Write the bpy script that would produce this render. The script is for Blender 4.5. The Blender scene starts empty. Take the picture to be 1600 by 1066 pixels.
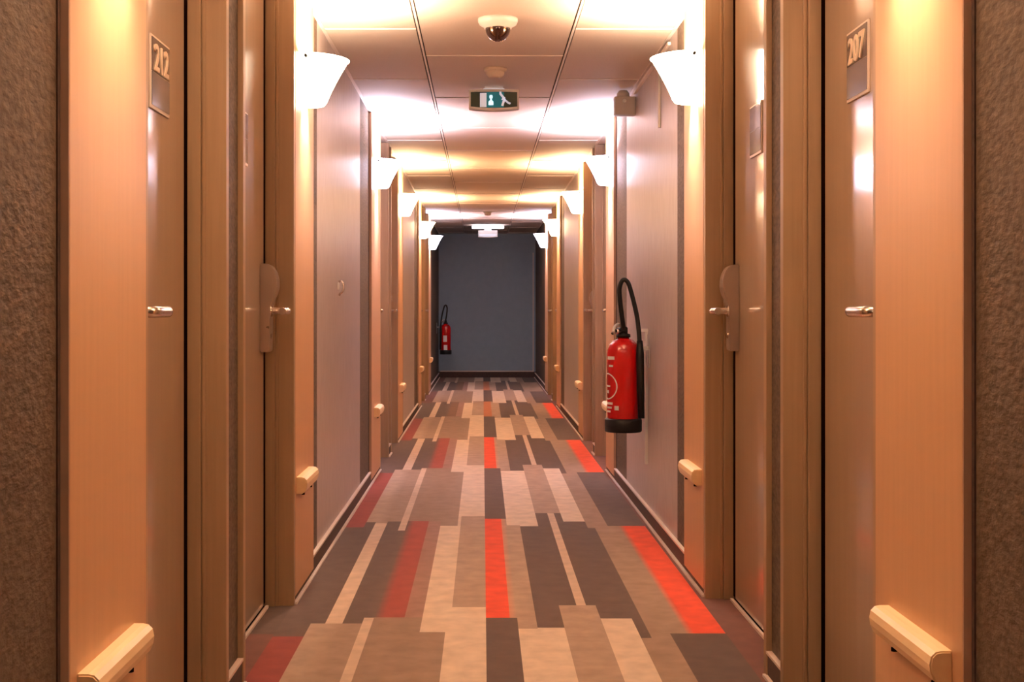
import bpy, bmesh, math, random
from mathutils import Vector, Matrix
random.seed(7)
SC = bpy.context.scene
COL = SC.collection
PI = math.pi

# ---------------------------------------------------------------- camera, world, exposure
cam_d = bpy.data.cameras.new('camera'); cam = bpy.data.objects.new('camera', cam_d); COL.objects.link(cam)
cam.location = (0, 0, 1.05); cam.rotation_euler = (PI/2, 0, 0)
cam_d.sensor_width = 36.0; cam_d.lens = 45.0
cam_d.shift_x = 46/1600; cam_d.shift_y = -48/1600
cam_d.clip_start = .02; cam_d.clip_end = 100
SC.camera = cam
w = bpy.data.worlds.new('world'); SC.world = w; w.use_nodes = True
w.node_tree.nodes['Background'].inputs[0].default_value = (.9, .8, .7, 1)
w.node_tree.nodes['Background'].inputs[1].default_value = 0.0
SC.view_settings.view_transform = 'Standard'; SC.view_settings.look = 'None'
SC.view_settings.exposure = 0.0; SC.view_settings.gamma = 1.0
SC.view_settings.use_curve_mapping = False
# lamps: strength of the bulbs and of the glowing glass
BULB_W = 88.0
GLASS_E = 19.0
WARM = (1.0, .755, .53); COOL = (.96, .86, 1.10); FAR = (1.0, .70, .41)

H = 2.25                     # ceiling height
WP = {-1: .669, 1: .8096}    # face of the wood panels (distance from the camera's axis)
PAN = .017                   # the panels stand this much in front of the wallpaper
REC = .10                    # doors are this far behind the panels

# ---------------------------------------------------------------- materials
def new_mat(name):
    m = bpy.data.materials.new(name); m.use_nodes = True
    return m, m.node_tree, m.node_tree.nodes['Principled BSDF']
def lin(c):
    return tuple(((v/255)/12.92 if v/255 <= .04045 else ((v/255+.055)/1.055)**2.4) for v in c) + (1,)
def simple(name, c, rough=.5, metal=0, spec=.5, emit=None, es=0, coat=0):
    m, nt, b = new_mat(name)
    b.inputs['Base Color'].default_value = (*c, 1); b.inputs['Roughness'].default_value = rough
    b.inputs['Metallic'].default_value = metal; b.inputs['Specular IOR Level'].default_value = spec
    b.inputs['Coat Weight'].default_value = coat; b.inputs['Coat Roughness'].default_value = .08
    # very slight procedural variation of roughness
    tc = nt.nodes.new('ShaderNodeTexCoord'); n = nt.nodes.new('ShaderNodeTexNoise'); n.inputs['Scale'].default_value = 40
    mr = nt.nodes.new('ShaderNodeMapRange'); mr.inputs['To Min'].default_value = max(0, rough-.05); mr.inputs['To Max'].default_value = min(1, rough+.05)
    nt.links.new(tc.outputs['Object'], n.inputs['Vector']); nt.links.new(n.outputs[0], mr.inputs[0]); nt.links.new(mr.outputs[0], b.inputs['Roughness'])
    if emit:
        b.inputs['Emission Color'].default_value = (*emit, 1); b.inputs['Emission Strength'].default_value = es
    return m
def textured(name, c1, c2, scale, rough, bump=0, stretch=(1, 1, 1), detail=4, spec=.5, coat=0, bdist=.002, fleck=None):
    m, nt, b = new_mat(name)
    tc = nt.nodes.new('ShaderNodeTexCoord'); mp = nt.nodes.new('ShaderNodeMapping')
    mp.inputs['Scale'].default_value = stretch
    n = nt.nodes.new('ShaderNodeTexNoise'); n.inputs['Scale'].default_value = scale; n.inputs['Detail'].default_value = detail
    cr = nt.nodes.new('ShaderNodeValToRGB')
    cr.color_ramp.elements[0].position = .3; cr.color_ramp.elements[1].position = .7
    cr.color_ramp.elements[0].color = (*c1, 1); cr.color_ramp.elements[1].color = (*c2, 1)
    L = nt.links.new
    L(tc.outputs['Object'], mp.inputs['Vector']); L(mp.outputs[0], n.inputs['Vector']); L(n.outputs[0], cr.inputs[0])
    L(cr.outputs[0], b.inputs['Base Color'])
    b.inputs['Roughness'].default_value = rough; b.inputs['Specular IOR Level'].default_value = spec
    b.inputs['Coat Weight'].default_value = coat; b.inputs['Coat Roughness'].default_value = .1
    if bump:
        bp = nt.nodes.new('ShaderNodeBump'); bp.inputs['Strength'].default_value = bump; bp.inputs['Distance'].default_value = bdist
        L(n.outputs[0], bp.inputs['Height']); L(bp.outputs[0], b.inputs['Normal'])
    return m
M = {}
M['panel'] = textured('orange_beech_veneer', (.59, .33, .165), (.63, .355, .18), 9, .42, stretch=(6, 6, .35), detail=6)
M['door'] = textured('glossy_tan_door', (.375, .255, .165), (.41, .28, .185), 7, .30, stretch=(5, 5, .3), detail=5, coat=1.0)
M['frame'] = textured('brown_frame_wood', (.33, .205, .11), (.38, .24, .135), 8, .42, stretch=(8, 8, .3), detail=5)
M['edge'] = textured('panel_edge_wood', (.50, .31, .21), (.56, .35, .24), 9, .5, stretch=(6, 6, .35))
M['rail'] = textured('pale_rail_wood', (.82, .56, .30), (.9, .64, .36), 9, .35, stretch=(5, .5, 5))
M['brown_paper'] = textured('textured_brown_wallpaper', (.078, .052, .033), (.145, .102, .070), 85, .6, bump=.8, bdist=.004, detail=3, spec=.3, stretch=(1, .5, 1))
M['grey_paper'] = textured('grey_wallpaper', (.44, .375, .36), (.52, .455, .44), 14, .38, bump=.15, stretch=(3, 3, .6), detail=5)
M['end_paper'] = textured('blue_grey_end_wall', (.27, .38, .49), (.30, .41, .52), 10, .5, stretch=(1, 1, 1))
M['skirt'] = textured('dark_skirting', (.06, .035, .028), (.10, .055, .042), 60, .8)
M['bead'] = simple('pale_bead', (.8, .68, .6), .35)
M['seal'] = simple('gap_shade_and_peg_black', (.010, .004, .003), .9, spec=0)  # black of the rail pegs, and of the shade painted into the door gaps
M['tile'] = textured('cream_ceiling_tile', (.62, .51, .425), (.66, .55, .465), 120, .75, detail=2)
M['tbar'] = simple('ceiling_bar', (.82, .72, .64), .5)
M['void'] = simple('ceiling_void', (.08, .06, .05), .9)
M['white'] = simple('white_plastic', (.8, .77, .73), .35)
M['grey_pl'] = simple('grey_plastic', (.55, .50, .47), .5)
M['black'] = simple('black_rubber', (.006, .006, .006), .5, spec=.3)
M['smoke'] = simple('smoked_dome', (.025, .008, .006), .06, coat=1)
M['chrome'] = simple('brushed_chrome', (.75, .68, .62), .22, metal=1)
M['lock'] = simple('satin_nickel', (.46, .36, .30), .3, metal=.6)
M['red'] = simple('red_enamel', (.50, .004, .004), .25, coat=.35)
M['decal'] = simple('white_print', (.75, .7, .68), .4)
M['plaque'] = simple('grey_brown_plaque', (.13, .095, .085), .18, coat=.5)
M['plaque_low'] = simple('grey_plaque_strip', (.23, .20, .21), .15, coat=.5)
M['digit'] = simple('cream_digit', (.85, .68, .5), .4)
M['green'] = simple('teal_sign', (.005, .10, .10), .3, emit=(.0, .14, .17), es=.55)
M['dark_green'] = simple('dark_sign', (.006, .03, .02), .3)
M['lit'] = simple('lit_pictogram', (.6, .8, .9), .4, emit=(.6, .9, 1), es=1.1)
M['picto'] = simple('white_pictogram', (.7, .75, .85), .4, emit=(.8, .85, 1), es=.35)
M['white_glow'] = simple('lit_diffuser', (.9, .9, 1), .4, emit=(.85, .85, 1), es=3)
def glass_mat(name, c):
    m, nt, b = new_mat(name)
    b.inputs['Base Color'].default_value = (.8, .8, .8, 1); b.inputs['Roughness'].default_value = .3
    b.inputs['Emission Color'].default_value = (*c, 1); b.inputs['Emission Strength'].default_value = GLASS_E
    n = nt.nodes.new('ShaderNodeTexNoise'); n.inputs['Scale'].default_value = 8
    mr = nt.nodes.new('ShaderNodeMapRange'); mr.inputs['To Min'].default_value = .25; mr.inputs['To Max'].default_value = .35
    nt.links.new(n.outputs[0], mr.inputs[0]); nt.links.new(mr.outputs[0], b.inputs['Roughness'])
    return m
M['glass_warm'] = glass_mat('glowing_glass_warm', WARM)
M['glass_cool'] = glass_mat('glowing_glass_cool', COOL)
M['glass_far'] = glass_mat('glowing_glass_far', FAR)

# carpet: colour per stripe comes from a face attribute, pile from noise
def carpet_mat():
    m, nt, b = new_mat('striped_carpet'); L = nt.links.new
    at = nt.nodes.new('ShaderNodeAttribute'); at.attribute_name = 'stripe'
    tc = nt.nodes.new('ShaderNodeTexCoord')
    n = nt.nodes.new('ShaderNodeTexNoise'); n.inputs['Scale'].default_value = 14; n.inputs['Detail'].default_value = 5
    n2 = nt.nodes.new('ShaderNodeTexNoise'); n2.inputs['Scale'].default_value = 420; n2.inputs['Detail'].default_value = 2
    mr = nt.nodes.new('ShaderNodeMapRange'); mr.inputs['From Min'].default_value = .3; mr.inputs['From Max'].default_value = .7
    mr.inputs['To Min'].default_value = .86; mr.inputs['To Max'].default_value = 1.12
    mx = nt.nodes.new('ShaderNodeVectorMath'); mx.operation = 'SCALE'
    L(tc.outputs['Object'], n.inputs['Vector']); L(tc.outputs['Object'], n2.inputs['Vector'])
    L(n.outputs[0], mr.inputs[0]); L(at.outputs['Color'], mx.inputs[0]); L(mr.outputs[0], mx.inputs['Scale'])
    L(mx.outputs[0], b.inputs['Base Color'])
    bp = nt.nodes.new('ShaderNodeBump'); bp.inputs['Strength'].default_value = .4; bp.inputs['Distance'].default_value = .002
    L(n2.outputs[0], bp.inputs['Height']); L(bp.outputs[0], b.inputs['Normal'])
    b.inputs['Roughness'].default_value = .95; b.inputs['Specular IOR Level'].default_value = .15
    b.inputs['Sheen Weight'].default_value = .15
    return m
M['carpet'] = carpet_mat()

# ---------------------------------------------------------------- mesh helper
class MB:
    """collects shapes, builds ONE mesh object; points are world coordinates, origin at `o`"""
    def __init__(s): s.bm = bmesh.new(); s.mats = []
    def mi(s, m):
        if m not in s.mats: s.mats.append(m)
        return s.mats.index(m)
    def box(s, x0, x1, y0, y1, z0, z1, m, bev=0):
        if x0 > x1: x0, x1 = x1, x0
        r = bmesh.ops.create_cube(s.bm, size=1)
        vs = r['verts']
        for v in vs:
            v.co = Vector((x0+(v.co.x+.5)*(x1-x0), y0+(v.co.y+.5)*(y1-y0), z0+(v.co.z+.5)*(z1-z0)))
        fs = set(f for v in vs for f in v.link_faces)
        if bev:
            es = list(set(e for v in vs for e in v.link_edges))
            g = bmesh.ops.bevel(s.bm, geom=es, offset=bev, segments=2, affect='EDGES', profile=.6)
            fs = set(g['faces']) | set(f for f in fs if f.is_valid)
            for f in list(fs):
                for v in f.verts:
                    for f2 in v.link_faces: fs.add(f2)
        k = s.mi(m)
        for f in fs:
            if f.is_valid: f.material_index = k
        return s
    def poly_prism(s, pts, axis, a0, a1, m, smooth=False):
        """pts: 2-D outline; axis 'x','y','z' is the extrusion axis. order of other axes: x->(y,z) y->(x,z) z->(x,y)"""
        def P(p, a):
            return Vector((a, p[0], p[1])) if axis == 'x' else Vector((p[0], a, p[1])) if axis == 'y' else Vector((p[0], p[1], a))
        A = [s.bm.verts.new(P(p, a0)) for p in pts]; B = [s.bm.verts.new(P(p, a1)) for p in pts]
        k = s.mi(m); fs = []
        fs.append(s.bm.faces.new(A)); fs.append(s.bm.faces.new(list(reversed(B))))
        n = len(pts)
        for i in range(n):
            f = s.bm.faces.new((A[i], B[i], B[(i+1) % n], A[(i+1) % n])); f.smooth = smooth; fs.append(f)
        for f in fs: f.material_index = k
        return s
    def lathe(s, prof, c, m, axis='z', seg=32, a0=0, a1=2*PI, smooth=True, sx=1, sy=1):
        """prof: (r, h) pairs around the axis through c"""
        full = abs(a1-a0-2*PI) < 1e-6
        n = seg if full else seg+1
        rings = []
        for r, h in prof:
            ring = []
            for i in range(n):
                a = a0+(a1-a0)*i/seg
                u, v = r*math.cos(a)*sx, r*math.sin(a)*sy
                d = (u, v, h) if axis == 'z' else (h, u, v) if axis == 'x' else (u, h, v)
                ring.append(s.bm.verts.new(Vector(c)+Vector(d)))
            rings.append(ring)
        k = s.mi(m)
        for a, b in zip(rings, rings[1:]):
            for i in range(n if full else n-1):
                j = (i+1) % n
                try:
                    f = s.bm.faces.new((a[i], a[j], b[j], b[i])); f.smooth = smooth; f.material_index = k
                except ValueError: pass
        return s
    def tube(s, pts, r, m, seg=12, radii=None):
        pts = [Vector(p) for p in pts]
        rings = []; up = Vector((0, 0, 1))
        for i, p in enumerate(pts):
            t = (pts[min(i+1, len(pts)-1)]-pts[max(i-1, 0)]).normalized()
            ref = up if abs(t.dot(up)) < .95 else Vector((0, 1, 0))
            if i: ref = pv
            a = (ref - t*ref.dot(t)).normalized(); b = t.cross(a); pv = a
            rr = radii[i] if radii else r
            rings.append([s.bm.verts.new(p+a*math.cos(2*PI*k/seg)*rr+b*math.sin(2*PI*k/seg)*rr) for k in range(seg)])
        k = s.mi(m)
        for a, b in zip(rings, rings[1:]):
            for i in range(seg):
                f = s.bm.faces.new((a[i], a[(i+1) % seg], b[(i+1) % seg], b[i])); f.smooth = True; f.material_index = k
        for ring in (rings[0], rings[-1]):
            f = s.bm.faces.new(ring); f.material_index = k
        return s
    def build(s, name, parent=None, origin=None):
        bmesh.ops.recalc_face_normals(s.bm, faces=s.bm.faces)
        if parent is not None: o0 = parent_loc(parent)
        elif origin is not None: o0 = Vector(origin)
        else: o0 = Vector((0, 0, 0))
        if origin is not None: o0 = Vector(origin)
        for v in s.bm.verts: v.co -= o0
        me = bpy.data.meshes.new(name); s.bm.to_mesh(me); s.bm.free()
        for m in s.mats: me.materials.append(M[m])
        o = bpy.data.objects.new(name, me); COL.objects.link(o)
        if parent is not None:
            o.parent = parent; o.location = o0-parent_loc(parent)
        else: o.location = o0
        return o
def parent_loc(p):
    v = Vector((0, 0, 0))
    while p is not None: v += p.location; p = p.parent
    return v
def thing(name, loc, label, cat=None, group=None, kind=None):
    o = bpy.data.objects.new(name, None); o.empty_display_size = .1; COL.objects.link(o); o.location = loc
    return tag(o, label, cat, group, kind)
def tag(o, label=None, cat=None, group=None, kind=None):
    if label: o['label'] = label
    if cat: o['category'] = cat
    if group: o['group'] = group
    if kind: o['kind'] = kind
    return o
def text_mesh(body, size, mat, depth=.001, bold=.0):
    """returns bmesh-ready verts/faces of lettering lying in local XY, centred"""
    cu = bpy.data.curves.new('lettering', 'FONT'); cu.body = body; cu.size = size; cu.align_x = 'CENTER'; cu.align_y = 'CENTER'
    cu.extrude = depth; cu.offset = bold; cu.resolution_u = 3
    ob = bpy.data.objects.new('lettering', cu); COL.objects.link(ob)
    dg = bpy.context.evaluated_depsgraph_get(); dg.update()
    me = bpy.data.meshes.new_from_object(ob.evaluated_get(dg)); me.name = 'lettering'
    bpy.data.objects.remove(ob); bpy.data.curves.remove(cu)
    me.materials.clear(); me.materials.append(M[mat])
    return me
def smoothpath(pts, n=6):
    out = []; P = [Vector(p) for p in pts]; P = [2*P[0]-P[1]]+P+[2*P[-1]-P[-2]]
    for i in range(1, len(P)-2):
        for k in range(n):
            t = k/n; a, b, c, d = P[i-1:i+3]
            out.append(.5*((2*b)+(c-a)*t+(2*a-5*b+4*c-d)*t*t+(3*b-a-3*c+d)*t**3))
    out.append(P[-2]); return out

# ---------------------------------------------------------------- layout along the corridor (metres from the camera)
LAY = {
 -1: dict(panels=[(2.075, 2.544), (4.58, 5.068), (7.72, 8.385), (10.155, 10.75), (13.42, 14.0), (15.93, 16.6)],
          doors=[(2.544, 3.37), (3.597, 4.567), (8.40, 9.15), (9.40, 10.14), (14.02, 14.85), (15.05, 15.9)],
          grey=[(5.30, 7.16), (11.05, 12.87)],
          lamps=[2.31, 4.82, 8.07, 10.45, 13.7, 16.2], rim=1.99),
  1: dict(panels=[(2.16, 2.637), (4.695, 5.14), (7.90, 8.385), (10.325, 10.81), (13.38, 14.0), (15.93, 16.6)],
          doors=[(2.637, 3.474), (3.67, 4.68), (8.40, 9.25), (9.45, 10.31), (14.02, 14.85), (15.05, 15.9)],
          grey=[(5.43, 7.34), (11.04, 12.95)],
          lamps=[2.40, 4.90, 8.12, 10.5, 13.7, 16.2], rim=2.015)}
Y0, Y1 = -1.6, 20.0
KINDMAT = ['warm', 'warm', 'cool', 'far', 'far', 'cool', 'warm']

# ---------------------------------------------------------------- floor
CA = dict(dark=(.115, .075, .062), dark2=(.13, .085, .07), tan=(.42, .30, .225), tan2=(.33, .225, .165), cream=(.74, .59, .46), beige=(.62, .47, .36),
          red=(.80, .085, .035), dred=(.33, .062, .045), bred=(.27, .05, .04), brown=(.30, .20, .145), rust=(.50, .17, .075), brown2=(.20, .105, .065), pink=(.34, .19, .15), edge=(.17, .07, .055), redh=(.60, .28, .18))
# x0, x1, (colour left, right) in rows A, same in rows B, distance of one A/B border, length of row A
T = 4.14
COLS = [(-.85, -.6755, ('dark', 'dark'), ('edge', 'edge'), 4.15, 2.07),
 (-.6755, -.5755, ('dark2', 'dark'), ('bred', 'bred'), 4.12, 2.07),
 (-.5755, -.5277, ('dark', 'dark'), ('tan', 'tan'), 4.29, 2.05),
 (-.5277, -.47, ('beige', 'beige'), ('tan', 'tan2'), 4.29, 2.02),
 (-.47, -.404, ('dark', 'dark'), ('tan2', 'tan2'), 4.29, 2.07),
 (-.404, -.3706, ('dark', 'dark2'), ('beige', 'beige'), 4.37, 1.73),
 (-.3706, -.335, ('dark2', 'dred'), ('brown', 'brown'), 4.375, 2.0),
 (-.335, -.2667, ('dred', 'dred'), ('brown', 'brown'), 4.375, 2.0),
 (-.2667, -.2056, ('pink', 'pink'), ('brown', 'brown'), 4.375, 1.99),
 (-.2056, -.122, ('cream', 'cream'), ('brown', 'tan2'), 4.175, 2.06),
 (-.122, -.1074, ('cream', 'cream'), ('cream', 'cream'), 4.526, 2.0),
 (-.1074, .0115, ('tan', 'tan'), ('cream', 'cream'), 4.526, 2.0),
 (.0115, .093, ('red', 'red'), ('dark', 'dark'), 4.369, 2.077),
 (.093, .118, ('redh', 'tan'), ('dark', 'dark'), 4.369, 2.077),
 (.118, .182, ('tan', 'tan'), ('cream', 'cream'), 4.22, 2.03),
 (.182, .271, ('dark', 'dark'), ('cream', 'cream'), 4.234, 1.99),
 (.271, .334, ('dark', 'dark'), ('tan', 'tan'), 4.555, 2.07),
 (.334, .368, ('beige', 'beige'), ('tan', 'tan'), 4.555, 2.07),
 (.368, .402, ('dark', 'dark'), ('tan', 'tan'), 4.555, 2.07),
 (.402, .508, ('dark', 'dark'), ('cream', 'cream'), 4.36, 2.0),
 (.508, .542, ('dark', 'dark'), ('tan2', 'tan2'), 4.10, 2.07),
 (.542, .609, ('tan2', 'tan2'), ('tan2', 'tan2'), 4.10, 2.07),
 (.609, .661, ('tan2', 'tan2'), ('dark', 'dark'), 4.158, 2.07),
 (.661, .69, ('tan2', 'red'), ('dark', 'dark'), 4.158, 2.07),
 (.69, .79, ('red', 'red'), ('dark', 'dark'), 4.158, 2.07),
 (.79, 1.0, ('edge', 'edge'), ('edge', 'edge'), 4.158, 2.07)]
bm = bmesh.new(); lay = bm.loops.layers.float_color.new('stripe')
for x0, x1, ca, cb, yb, la in COLS:
    bs = []; k = -2
    while yb+k*T < Y1+1:
        bs.append((yb+k*T, 'A')); bs.append((yb+k*T+la, 'B')); k += 1
    for (ya, kd), (yc, _) in zip(bs, bs[1:]+[(99, '')]):
        a, b = max(ya, Y0), min(yc, Y1)
        if b <= a: continue
        vs = [bm.verts.new((x, y, 0)) for x, y in ((x0, a), (x1, a), (x1, b), (x0, b))]
        f = bm.faces.new(vs); c = ca if kd == 'A' else cb
        if a > 11.5: c = tuple({'red': 'rust', 'redh': 'tan', 'dred': 'brown2', 'bred': 'edge'}.get(q, q) if x1 < .2 else q for q in c)   # far rows get browner colours
        if a > 15: c = tuple('tan2' if q == 'red' else q for q in c)
        for lp, q in zip(f.loops, (0, 1, 1, 0)): lp[lay] = (*CA[c[q]], 1)
# underside so the floor has thickness
vs = [bm.verts.new(p) for p in ((-.85, Y0, -.05), (-.85, Y1, -.05), (1.0, Y1, -.05), (1.0, Y0, -.05))]
f = bm.faces.new(vs)
for lp in f.loops: lp[lay] = (.1, .08, .07, 1)
me = bpy.data.meshes.new('floor'); bm.to_mesh(me); bm.free(); me.materials.append(M['carpet'])
fl = bpy.data.objects.new('floor', me); COL.objects.link(fl); tag(fl, 'striped corridor carpet in cream, tan, dark brown and red', kind='structure')

# ---------------------------------------------------------------- ceiling
mb = MB()
mb.box(-.9, 1.05, Y0, Y1, H+.012, H+.08, 'void')
g = .020
seams = [-.2746, .388]
cols = [(-.686, seams[0]-g/2, 6.64), (seams[0]+g/2, seams[1]-g/2, 6.02), (seams[1]+g/2, .8266, 6.64)]
for x0, x1, yo in cols:
    k = -8; P = 1.19
    while yo+k*P < Y1:
        a = max(Y0, yo+k*P+.007); b = min(Y1, yo+(k+1)*P-.007)
        if b > a: mb.box(x0, x1, a, b, H, H+.008, 'tile')
        if Y0 < yo+k*P < Y1: mb.box(x0, x1, yo+k*P-.001, yo+k*P+.0065, H-.004, H+.004, 'tbar')
        k += 1
for s_ in (-1, 1):                          # ceiling over the door recesses
    for a, b in LAY[s_]['doors']:
        mb.box(s_*(WP[s_]+PAN), s_*(WP[s_]+REC+.05), a, b, H-.001, H+.012, 'tile')
for sx in seams:
    mb.box(sx-.004, sx+.005, Y0, Y1, H-.003, H+.004, 'tbar')
    mb.box(sx-.008, sx+.008, Y0, Y1, H+.006, H+.0125, 'void')
for s_ in (-1, 1):                          # wall angle
    X = WP[s_]+PAN
    mb.box(s_*(X-.016), s_*X, Y0, Y1, H-.004, H, 'bead'); 
tag(mb.build('ceiling'), 'cream suspended ceiling of long tiles with two lengthwise seams', kind='structure')

# ---------------------------------------------------------------- walls, skirtings, panels, doors
SIDE = {-1: 'left', 1: 'right'}
tn = dn = 0
DOORS = []
ORD = ['nearest', 'second', 'third', 'fourth', 'fifth', 'sixth']
for s in (-1, 1):
    L_ = LAY[s]; X = WP[s]+PAN; XD = WP[s]+REC
    wall = MB(); base = MB()
    segs = []; y = Y0
    for a, b in L_['doors']: segs.append((y, a)); y = b
    segs.append((y, Y1))
    for a, b in segs:
        cuts = [a]+[q for gq in L_['grey'] for q in gq if a < q < b]+[b]
        for c, d in zip(cuts, cuts[1:]):
            mid = (c+d)/2; grey = any(p < mid < q for p, q in L_['grey'])
            wall.box(s*X, s*(XD+.06), c, d, 0, H, 'grey_paper' if grey else 'brown_paper')
        # skirting
        base.box(s*(X-.012), s*X, a, b, 0, .068, 'skirt')
        inp = [(p, q) for p, q in L_['panels'] if a-.02 <= p and q <= b+.02]
        free = []; yy = a
        for p, q in inp: free.append((yy, p)); yy = q
        free.append((yy, b))
        for c, d in free:
            if d-c > .02: base.box(s*(X-.016), s*X, c, d, .068, .076, 'bead')
        base.box(s*(X-.024), s*(X-.012), a, b, 0, .008, 'bead')
    for a, b in L_['doors']:                  # wall behind and above each door
        wall.box(s*(XD+.045), s*(XD+.10), a-.01, b+.01, 0, H, 'brown_paper')
        base.box(s*(XD-.014), s*(XD-.004), a+.03, b-.05, 0, .009, 'bead')
    tag(wall.build('wall_'+SIDE[s]), SIDE[s]+' corridor wall papered in textured brown and plain grey bands', kind='structure')
    tag(base.build('baseboard_'+SIDE[s]), 'dark skirting with pale beads along the '+SIDE[s]+' wall', kind='structure')
    for i, (a, b) in enumerate(L_['panels']):
        tn += 1; mb = MB()
        mb.box(s*WP[s], s*(X-.001), a, b, .028, H-.006, 'panel')
        mb.box(s*(WP[s]+.0005), s*(X-.0012), a-.004, a+.0005, .028, H-.006, 'edge')
        mb.box(s*(X-.003), s*X, a-.016, a-.004, .028, H-.006, 'skirt')
        tag(mb.build(f'trim_{tn}', origin=(s*WP[s], (a+b)/2, 0)), f'orange beech wall panel, {ORD[i]} along the {SIDE[s]} wall', kind='structure')
    for i, (a, b) in enumerate(L_['doors']):
        dn += 1
        t = thing(f'door_{dn}', (s*XD, (a+b)/2, 0), f'glossy tan room door in a brown frame, {ORD[i]} along the {SIDE[s]} wall', kind='structure')
        DOORS.append((t, s, i, a, b))
        far_hinged = (i % 2 == 0)              # first of a pair is latched on its near side
        yl0, yl1 = a+.036, b-.074
        lf = MB(); lf.box(s*XD, s*(XD+.04), yl0, yl1, .012, 2.20, 'door', bev=.0015); leaf = lf.build('door_leaf', t)
        fr = MB()
        # reveals with a stepped stop and a pale arris
        for (p, q, e) in ((b-.022, b+.012, 1), (a-.012, a+.022, -1)):
            fr.box(s*(WP[s]+.001), s*(XD+.045), p, q, 0, H-.004, 'frame', bev=.002)
            r0, r1 = (p-.012, p) if e == 1 else (q, q+.012)
            fr.box(s*(XD-.034), s*(XD+.001), r0, r1, 0, H-.006, 'frame', bev=.002)
            r0, r1 = (p-.005, p) if e == 1 else (q, q+.005)
            fr.box(s*(XD-.046), s*(XD-.036), r0, r1, 0, H-.006, 'frame', bev=.002)
        fr.box(s*(XD-.030), s*(XD+.045), a+.02, b-.02, 2.207, H-.006, 'frame', bev=.002)
        fr.build('door_frame', t)
        sl = MB()  # flat black strips put the shade of the door-edge gaps into colour
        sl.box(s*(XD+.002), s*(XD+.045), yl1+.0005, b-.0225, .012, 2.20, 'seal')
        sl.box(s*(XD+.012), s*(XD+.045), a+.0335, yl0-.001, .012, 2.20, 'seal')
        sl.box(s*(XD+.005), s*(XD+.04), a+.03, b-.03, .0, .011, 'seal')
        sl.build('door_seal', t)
        # lock case: outline in (distance from the door, height)
        yk = (b-.11) if not far_hinged else (a+.085)
        z0 = 1.05
        prof = [(0, .905), (.030, .905), (.033, .915), (.033, 1.06), (.040, 1.085), (.052, 1.105), (.058, 1.13), (.057, 1.16), (.050, 1.185), (.036, 1.205), (.018, 1.212), (0, 1.212)]
        lk = MB(); lk.poly_prism([(s*(XD-px), pz) for px, pz in prof], 'y', yk-.036, yk+.036, 'lock')
        bmesh.ops.bevel(lk.bm, geom=[e for e in lk.bm.edges], offset=.003, segments=2, affect='EDGES')
        lock = lk.build('lock_case', t)
        cy = MB(); cy.lathe([(.0001, -.004), (.010, -.004), (.010, 0), (.0001, 0)], (s*(XD-.033), yk, .96), 'chrome', axis='x', seg=16)
        cy.build('key_cylinder', lock)
        hd = MB(); dr = 1 if far_hinged else -1
        zc = 1.047
        hd.tube([(s*(XD-.030), yk, zc), (s*(XD-.036), yk, zc)], .020, 'chrome', 20)
        hd.tube(smoothpath([(s*(XD-.030), yk, zc), (s*(XD-.066), yk, zc), (s*(XD-.086), yk+dr*.006, zc), (s*(XD-.092), yk+dr*.028, zc), (s*(XD-.092), yk+dr*.075, zc), (s*(XD-.091), yk+dr*.125, zc)], 5), .0125, 'chrome', 14)
        hd.build('door_handle', lock)
        # number plate
        if i < 2:
            yc = {(-1, 0): 3.036, (-1, 1): 4.08, (1, 0): 3.092, (1, 1): 4.245}[(s, i)]
            zt = {-1: 1.690, 1: 1.735}[s]; zb = zt-.172; hw = .088
            pl = MB()
            pl.box(s*(XD-.005), s*XD, yc-hw, yc+hw, zb, zt, 'bead', bev=.001)
            plate = pl.build('number_plate', t)
            p2 = MB(); p2.box(s*(XD-.0065), s*(XD-.004), yc-hw+.006, yc+hw-.006, (zb+zt)/2, zt-.006, 'plaque')
            p2.build('upper_field', plate)
            p3 = MB(); p3.box(s*(XD-.0065), s*(XD-.004), yc-hw+.006, yc+hw-.006, zb+.008, (zb+zt)/2-.001, 'plaque_low')
            p3.build('lower_field', plate)
            num = {(-1, 0): '212', (1, 0): '207'}.get((s, i))
            if num:
                me = text_mesh(num, .088, 'digit', .0015, .0016)
                o = bpy.data.objects.new('room_number', me); COL.objects.link(o); o.parent = plate
                # text runs along the wall so that it reads left to right when you face the door
                R = Matrix(((0, 0, -s), (-s, 0, 0), (0, 1, 0)))     # local x -> -s*Y, y -> Z, z -> -s*X
                o.matrix_local = Matrix.Translation(Vector((s*(XD-.008), yc, zt-.054))-parent_loc(plate)) @ R.to_4x4()

# end wall, its skirting and the wall behind the camera
mb = MB(); mb.box(-.80, .94, Y1, Y1+.1, 0, H+.05, 'end_paper')
tag(mb.build('wall_back'), 'blue-grey wall closing the far end of the corridor', kind='structure')
mb = MB(); mb.box(-.686, .8266, Y1-.014, Y1, 0, .09, 'skirt'); mb.box(-.66, .80, Y1-.018, Y1, .09, .105, 'bead'); mb.box(.785, .797, Y1-.01, Y1, .1, 1.95, 'bead')
tag(mb.build('baseboard_back'), 'dark skirting with a pale top edge under the blue-grey end wall', kind='structure')
mb = MB(); mb.box(-.80, .94, Y0-.1, Y0, 0, H+.05, 'brown_paper')
tag(mb.build('wall_front'), 'wall behind the viewer', kind='structure')

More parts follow.
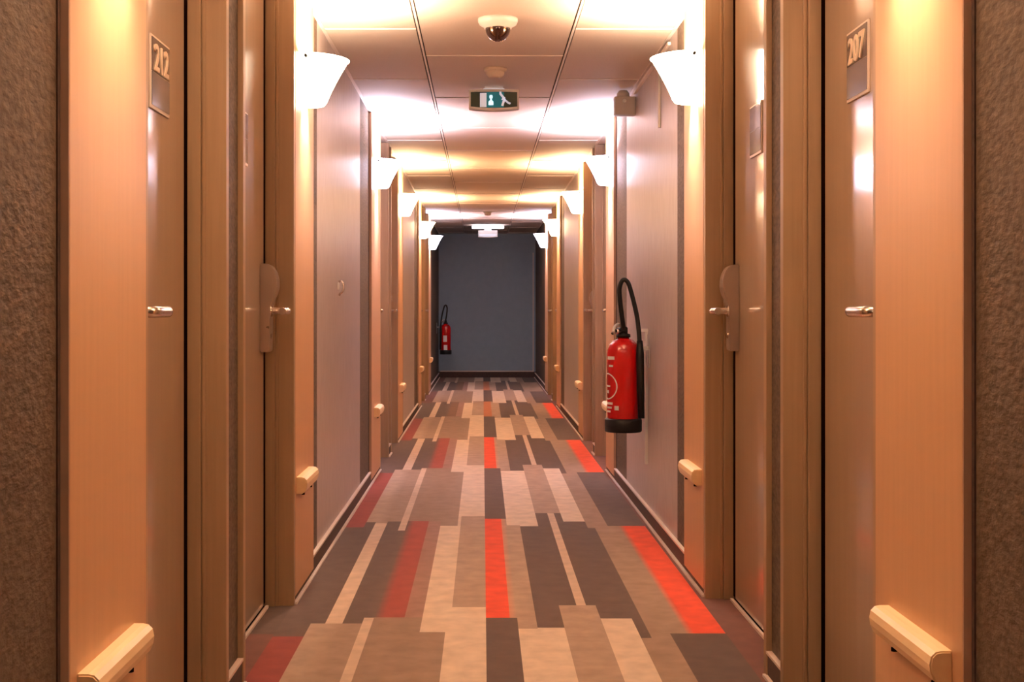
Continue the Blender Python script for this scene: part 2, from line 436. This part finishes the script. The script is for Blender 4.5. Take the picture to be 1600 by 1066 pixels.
# ---------------------------------------------------------------- wall lamps and rails
WHERE = {-1: ['above the nearest left door panel', 'before the first grey wall on the left', 'past the first grey wall on the left', 'where the second left pair of doors ends',
              'where the last left pair of doors begins', 'last on the left wall before the dark end', 'on the left wall behind the viewer'],
         1: ['above the nearest right door panel', 'above the wall with the red fire extinguisher, nearer side', 'past the right grey wall with the red fire extinguisher', 'where the second right pair of doors ends',
             'where the last right pair of doors begins', 'last on the right wall before the dark end', 'on the right wall behind the viewer']}
def lamp(s, i, y):
    X = WP[s]; rim = LAY[s]['rim']; kd = KINDMAT[i]
    t = thing('wall_lamp', (s*X, y, rim-.17), 'glowing white half-cone glass wall lamp ' + WHERE[s][i], 'lamp', 'half-cone glass wall lamps')
    a0, a1 = (-PI/2, PI/2) if s == -1 else (PI/2, 3*PI/2)
    sh = MB()
    pr = [(.066, -.168), (.074, -.168), (.082, -.158), (.098, -.120), (.118, -.080), (.141, -.038), (.160, -.006), (.168, 0), (.163, .001), (.154, -.008), (.135, -.040), (.112, -.082), (.092, -.122), (.074, -.155), (.066, -.168)]
    sh.lathe(pr, (s*X, y, rim), 'glass_'+kd, seg=28, a0=a0, a1=a1, sx=1.0, sy=1.0)
    sh.build('lamp_shade', t)
    bp = MB(); bp.box(s*(X-.008), s*X, y-.05, y+.05, rim-.13, rim-.03, 'white', bev=.002); bpo = bp.build('back_plate', t)
    sc = MB(); sc.lathe([(.0001, -.008), (.006, -.008), (.006, .012), (.0001, .012)], (s*(X-.026), y-.166, rim-.013), 'black', axis='y', seg=10)
    sc.build('screw', t)
    bu = MB(); bu.tube([(s*(X-.006), y-.05, rim-.06), (s*(X-.016), y-.05, rim-.06)], .010, 'white', 12)
    bu.build('lamp_socket', t)
    ld = bpy.data.lights.new('bulb', 'POINT'); ld.energy = BULB_W*(1.35 if i == 2 else .45 if i == 6 else 1); ld.color = {'warm': WARM, 'cool': COOL, 'far': FAR}[kd]; ld.shadow_soft_size = .028
    lo = bpy.data.objects.new('bulb', ld); COL.objects.link(lo); lo.parent = t; lo.location = (-s*.066, 0, .118)
def rail(s, i, y):
    X = WP[s]; z = .462 if s == 1 else .449; Lh = .175 if i == 0 else .165
    t = thing('bumper_rail', (s*X, y, z-.06), 'short pale wooden bumper rail on the '+ORD[i]+' orange panel of the '+SIDE[s]+' wall', 'rail', 'wooden bumper rails')
    pts = [(0, z-.060), (.020, z-.060), (.031, z-.052), (.037, z-.038), (.039, z-.024), (.036, z-.010), (.028, z-.002), (.018, z), (0, z)]
    mb = MB(); mb.poly_prism([(s*(X-a), b) for a, b in pts], 'y', y-Lh, y+Lh, 'rail', smooth=False)
    bmesh.ops.bevel(mb.bm, geom=[e for e in mb.bm.edges if abs(e.verts[0].co.y-e.verts[1].co.y) < 1e-5], offset=.003, segments=2, affect='EDGES')
    mb.build('rail_bar', t)
    for dy in (-Lh+.03, Lh-.10):
        pg = MB(); pg.tube([(s*(X-.02), y+dy, z-.059), (s*(X-.02), y+dy, z-.066)], .006, 'seal', 10); pg.build('fixing_peg', t)
for s in (-1, 1):
    for i, y in enumerate(LAY[s]['lamps']): lamp(s, i, y)
    lamp(s, 6, -.94)                        # the next pair, beside the viewer
    for i, (a, b) in enumerate(LAY[s]['panels']):
        c = (a+b)/2-.03 if i < 2 else (a+b)/2
        if s == -1 and i == 0: c = 2.285
        if s == 1 and i == 0: c = 2.38
        if s == -1 and i == 1: c = 4.765
        rail(s, i, c)

# ---------------------------------------------------------------- fire extinguishers
def extinguisher(loc, s, label, xw):
    """loc: centre of the foot; xw: signed x of the wall face"""
    x, y, z = loc
    t = thing('fire_extinguisher', loc, label, 'fire extinguisher')
    lean = .0
    b = MB()
    b.lathe([(.0001, .05), (.078, .05), (.080, .06), (.081, .40), (.079, .42), (.070, .448), (.052, .468), (.030, .478), (.026, .49), (.0001, .49)], (x, y, z), 'red', seg=40)
    body = b.build('cylinder_body', t)
    r = MB(); r.lathe([(.0001, 0), (.088, 0), (.092, .006), (.092, .062), (.086, .070), (.080, .070)], (x, y, z), 'black', seg=40); r.build('foot_ring', t)
    v = MB()
    v.lathe([(.0001, .485), (.036, .485), (.036, .50), (.022, .505), (.022, .535), (.0001, .54)], (x, y, z), 'black', seg=20)
    v.box(x-.016, x+.016, y-.03, y+.05, z+.515, z+.54, 'black', bev=.004)
    vo = v.build('valve_head', t)
    lv = MB(); lv.tube(smoothpath([(x-.01, y+.03, z+.545), (x-.03, y-.01, z+.552), (x-.05, y-.05, z+.535), (x-.055, y-.075, z+.51)], 4), .007, 'grey_pl', 8)
    lv.tube(smoothpath([(x-.01, y+.03, z+.525), (x-.04, y-.02, z+.522), (x-.06, y-.06, z+.505)], 4), .007, 'black', 8); lv.build('carry_handle', vo)
    gp = MB(); gp.tube([(x-.02, y-.02, z+.515), (x-.04, y-.03, z+.515)], .013, 'chrome', 14); gp.build('gauge', vo)
    h = MB()
    px = xw-s*.014
    hose = smoothpath([(x-s*.0, y-.02, z+.53), (x-s*.012, y-.04, z+.60), (x-s*.022, y-.05, z+.68), (x-s*.024, y-.055, z+.74), (x-s*.008, y-.06, z+.778), (x+s*.016, y-.062, z+.765), (x+s*.036, y-.065, z+.70), (x+s*.058, y-.07, z+.60), (x+s*.068, y-.073, z+.52), (x+s*.072, y-.076, z+.46)], 6)
    h.tube(hose, .0115, 'black', 12)
    h.build('hose', t)
    n = MB(); n.tube([(x+s*.072, y-.076, z+.47), (x+s*.074, y-.077, z+.40), (x+s*.076, y-.077, z+.25), (x+s*.080, y-.078, z+.075)], .018, 'black', 14, radii=[.014, .020, .019, .016])
    n.build('nozzle', t)
    br = MB(); br.box(xw, xw-s*.006, y-.03, y+.03, z+.33, z+.50, 'grey_pl'); br.box(x+s*.07, xw, y-.012, y+.012, z+.42, z+.44, 'grey_pl')
    br.build('wall_bracket', t)
    return t, body
def decal_patch(mb, c, R, a0, a1, z0, z1, m, n=6):
    """thin curved print on a cylinder of radius R"""
    x, y, z = c; k = mb.mi(m)
    A = []
    for i in range(n+1):
        a = a0+(a1-a0)*i/n
        A.append([mb.bm.verts.new((x+R*math.cos(a), y+R*math.sin(a), z+q)) for q in (z0, z1)])
    for p, q in zip(A, A[1:]):
        f = mb.bm.faces.new((p[0], q[0], q[1], p[1])); f.material_index = k
ex = (.698, 6.35, .436)
e1, body1 = extinguisher(ex, 1, 'red fire extinguisher with looped black hose hanging on the right grey wall', WP[1]+PAN)
D = math.radians
RR = .0818
# label faces down the corridor and towards the opposite wall: blocks of print, ring emblem, rows of small print
def print_patch(body, c, *a):
    q = MB(); decal_patch(q, c, RR, D(a[0]), D(a[1]), a[2], a[3], 'decal'); q.build('printed_line', body)
for a in ((195, 232, .372, .388), (205, 226, .335, .345), (190, 204, .20, .215), (188, 224, .142, .154), (192, 220, .122, .132), (232, 248, .115, .137), (190, 214, .102, .112)):
    print_patch(body1, ex, *a)
dm = MB()
ring = []
for k in range(30):                              # ring emblem
    an = 2*PI*k/30
    ring.append([dm.bm.verts.new((ex[0]+RR*math.cos(D(196)+rr*math.cos(an)/RR), ex[1]+RR*math.sin(D(196)+rr*math.cos(an)/RR), ex[2]+.235+rr*math.sin(an))) for rr in (.062, .068)])
for k in range(30):
    a, b = ring[k], ring[(k+1) % 30]
    dm.bm.faces.new((a[0], a[1], b[1], b[0])).material_index = dm.mi('decal')
dm.build('ring_emblem', body1)
print_patch(body1, ex, 186, 212, .232, .240)
e1.location.z = .448; e1.scale = (1, 1, .965)
e2, body2 = extinguisher((-.545, 18.9, .33), -1, 'small dark red fire extinguisher on the left wall by the blue-grey end wall', -(WP[-1]+PAN))
c2 = (-.545, 18.9, .33)
e2.location.z = .40; e2.scale = (.95, .95, .93)
print_patch(body2, c2, 245, 285, .27, .37); print_patch(body2, c2, 250, 290, .13, .22)

# ---------------------------------------------------------------- ceiling devices
def dome(loc, r, hang, label, rbase, small=False):
    t = thing('security_camera', loc, label, 'camera')
    b = MB(); b.lathe([(.0001, -.0), (rbase, 0), (rbase, -.012), (rbase*.93, -.024), (r*1.10, -.034), (r*1.08, -.040), (.0001, -.040)], loc, 'white', seg=40); b.build('camera_base', t)
    d = MB(); n = 10
    d.lathe([(r*math.cos(PI/2*k/n) if k < n else .0001, -.040-(hang-.040)*math.sin(PI/2*k/n)) for k in range(n+1)], loc, 'smoke', seg=36); d.build('smoked_dome', t)
    return t
dome((.063, 5.27, H), .052, .094, 'smoked dome security camera on the ceiling above the carpet centre', .082)
def detector(loc, r, label):
    t = thing('smoke_detector', loc, label, 'smoke detector')
    b = MB(); b.lathe([(.0001, 0), (r, 0), (r, -.012), (r*.9, -.018), (.0001, -.018)], loc, 'tile', seg=32); b.build('detector_base', t)
    c = MB(); c.lathe([(r*.78, -.018), (r*.80, -.030), (r*.6, -.044), (r*.3, -.048), (.0001, -.048)], loc, 'tile', seg=32); c.build('detector_head', t)
    for k in range(1):
        q = MB(); q.lathe([(.0001, -.0475), (.006, -.0475), (.006, -.051), (.0001, -.051)], (loc[0]+.02, loc[1]-.02, loc[2]), 'white', seg=10); q.build('indicator', t)
detector((.063, 6.35, H), .057, 'round cream smoke detector on the ceiling just in front of the green exit sign')
detector((.063, 15.6, H), .055, 'far small round smoke detector on the ceiling towards the end wall')

def exit_sign(cx, y, zt, wd, ht, label, full=True):
    t = thing('exit_sign', (cx, y, zt-ht), label, 'exit sign')
    b = MB(); hw = wd/2
    # housing with a gently bowed lower edge and bowed front
    n = 12; k = b.mi('white')
    def yf(u): return y-.028-.014*(1-u*u)
    def zbot(u): return zt-ht+.010*(u*u)
    F = []; B = []
    for i in range(n+1):
        u = -1+2*i/n; xx = cx+u*hw
        F.append((b.bm.verts.new((xx, yf(u), zbot(u))), b.bm.verts.new((xx, yf(u), zt))))
        B.append((b.bm.verts.new((xx, y+.028, zbot(u))), b.bm.verts.new((xx, y+.028, zt))))
    for i in range(n):
        for q in ((F[i][0], F[i+1][0], F[i+1][1], F[i][1]), (B[i][1], B[i+1][1], B[i+1][0], B[i][0]), (F[i][0], B[i][0], B[i+1][0], F[i+1][0]), (F[i][1], F[i+1][1], B[i+1][1], B[i][1])):
            f = b.bm.faces.new(q); f.material_index = k
    for e in (0, n): b.bm.faces.new((F[e][0], F[e][1], B[e][1], B[e][0])).material_index = k
    b.box(cx-.05, cx+.05, y-.02, y+.02, zt-.001, H, 'white', bev=.002)
    b.build('sign_housing', t)
    def panel(name, u0, u1, z0, z1, m, dy):
        p = MB(); kk = p.mi(m); nn = 6; A = []
        for i in range(nn+1):
            u = u0+(u1-u0)*i/nn
            lo = max(z0, zbot(u)-(zt-ht)+.012) if z0 <= .014 else z0
            A.append((p.bm.verts.new((cx+u*hw, yf(u)-dy, zt-ht+lo)), p.bm.verts.new((cx+u*hw, yf(u)-dy, zt-ht+z1)), p.bm.verts.new((cx+u*hw, yf(u)+.004, zt-ht+lo)), p.bm.verts.new((cx+u*hw, yf(u)+.004, zt-ht+z1))))
        for a, c in zip(A, A[1:]):
            for q in ((a[0], c[0], c[1], a[1]), (a[2], a[0], c[0], c[2]), (a[1], a[3], c[3], c[1])): p.bm.faces.new(q)
        for a in (A[0], A[-1]): p.bm.faces.new((a[0], a[1], a[3], a[2]))
        return p.build(name, t) if name else p
    h2 = ht-.014
    if full:
        panel('sign_face', -.93, .93, .012, h2, 'dark_green', .001)
        panel('lit_field', -.30, .40, .014, h2-.002, 'green', .002)
        panel('door_pictogram', -.56, -.30, .016, h2-.006, 'picto', .003)
        fy = yf(0)-.004
        p = MB(); zb = zt-ht; c0 = cx-.016
        # small centre figure: head and body
        p.poly_prism([(c0-.008+.0*1, zb+.062), (c0+.008, zb+.062), (c0+.009, zb+.074), (c0+.005, zb+.080), (c0-.005, zb+.080), (c0-.009, zb+.074)], 'y', fy-.0012, fy, 'lit')
        p.poly_prism([(c0-.013, zb+.026), (c0+.013, zb+.026), (c0+.013, zb+.044), (c0+.005, zb+.052), (c0+.004, zb+.060), (c0-.004, zb+.060), (c0-.005, zb+.052), (c0-.013, zb+.044)], 'y', fy-.0012, fy, 'lit')
        p.build('figure_pictogram', t)
        fy = yf(.45)-.004; c1 = cx+.052
        q = MB()
        def strip(pts, wq):
            for (ax, az), (bx_, bz) in zip(pts, pts[1:]):
                d = Vector((bx_-ax, bz-az)).normalized(); nx, nz = -d.y*wq, d.x*wq
                q.poly_prism([(c1+ax+nx, zb+az+nz), (c1+bx_+nx, zb+bz+nz), (c1+bx_-nx, zb+bz-nz), (c1+ax-nx, zb+az-nz)], 'y', fy-.0012, fy, 'picto')
        strip([(-.020, .090), (-.006, .072), (.006, .060), (-.002, .042), (-.008, .022)], .006)
        strip([(-.002, .064), (-.010, .054)], .004); strip([(.004, .056), (.022, .040), (.036, .034)], .005)
        q.lathe([(.0001, 0), (.006, 0), (.006, .0012), (.0001, .0012)], (c1-.018, fy-.0012, zb+.094), 'picto', axis='y', seg=12)
        q.build('running_pictogram', t)
    else:
        panel('lit_field', -.9, .9, .012, h2*.55, 'picto', .002)
    df = MB(); df.box(cx-hw*.42, cx+hw*.42, y-.042, y-.010, zt+.0005, zt+.004, 'picto'); df.build('top_diffuser', t)
    return t
exit_sign(.061, 6.88, 2.232, .268, .112, 'green emergency exit sign with white figures hanging just under the ceiling')
t2 = exit_sign(.075, 18.0, 2.172, .27, .10, 'far white lit emergency sign hanging before the blue-grey end wall', full=False)
df = MB(); df.box(-.15, .30, 17.85, 18.15, 2.205, 2.225, 'white_glow', bev=.004); df.box(.03, .12, 17.97, 18.03, 2.172, 2.202, 'white'); df.box(.03, .12, 17.97, 18.03, 2.224, H, 'white'); df.build('light_tray', t2)

# sounder box with a cable duct running along the wall top
xw = WP[1]+PAN
t = thing('alarm_sounder', (xw, 6.93, 2.105), 'small grey alarm box with a round top at the right wall top', 'alarm')
b = MB(); b.box(.712, xw, 6.90, 6.97, 2.105, 2.205, 'grey_pl', bev=.006); b.build('alarm_body', t)
b = MB(); b.lathe([(.0001, .04), (.022, .036), (.034, .02), (.036, .0), (.0001, 0)], (.762, 6.935, 2.2045), 'grey_pl', seg=20); b.build('alarm_dome', t)
b = MB(); b.lathe([(.0001, -.006), (.009, -.006), (.011, 0), (.0001, 0)], (.765, 6.902, 2.180), 'white', axis='y', seg=14); b.build('alarm_lamp', t)
b = MB(); b.box(xw-.014, xw, 5.62, 6.90, H-.035, H-.020, 'bead', bev=.002); b.box(xw-.010, xw, 5.95, 5.96, 1.9, H-.030, 'grey_pl')
tag(b.build('cable_duct', origin=(xw, 6.3, H-.03)), 'thin pale cable duct running along the top of the right grey wall', 'cable duct')
# upright duct beside the extinguisher
t = thing('upright_conduit', (xw, 6.44, .28), 'thin white upright conduit on the right grey wall beside the fire extinguisher', 'conduit')
b = MB(); b.box(xw-.014, xw, 6.395, 6.42, .28, .945, 'white', bev=.002); b.build('conduit_strip', t)
b = MB(); b.box(xw-.030, xw, 6.385, 6.43, .942, .958, 'white', bev=.003); b.build('conduit_cap', t)
# small hook on the left grey wall
xl = -(WP[-1]+PAN)
t = thing('wall_hook', (xl, 6.07, 1.12), 'small metal hook on the left grey wall', 'hook')
b = MB(); b.lathe([(.0001, .0), (.018, .0), (.016, .006), (.0001, .008)], (xl, 6.07, 1.165), 'white', axis='x', seg=16); b.build('hook_plate', t)
b = MB(); b.tube(smoothpath([(xl+.004, 6.07, 1.185), (xl+.018, 6.07, 1.188), (xl+.026, 6.07, 1.165), (xl+.022, 6.07, 1.14), (xl+.010, 6.07, 1.128), (xl+.006, 6.07, 1.12)], 4), .005, 'chrome', 8); b.build('hook_arm', t)
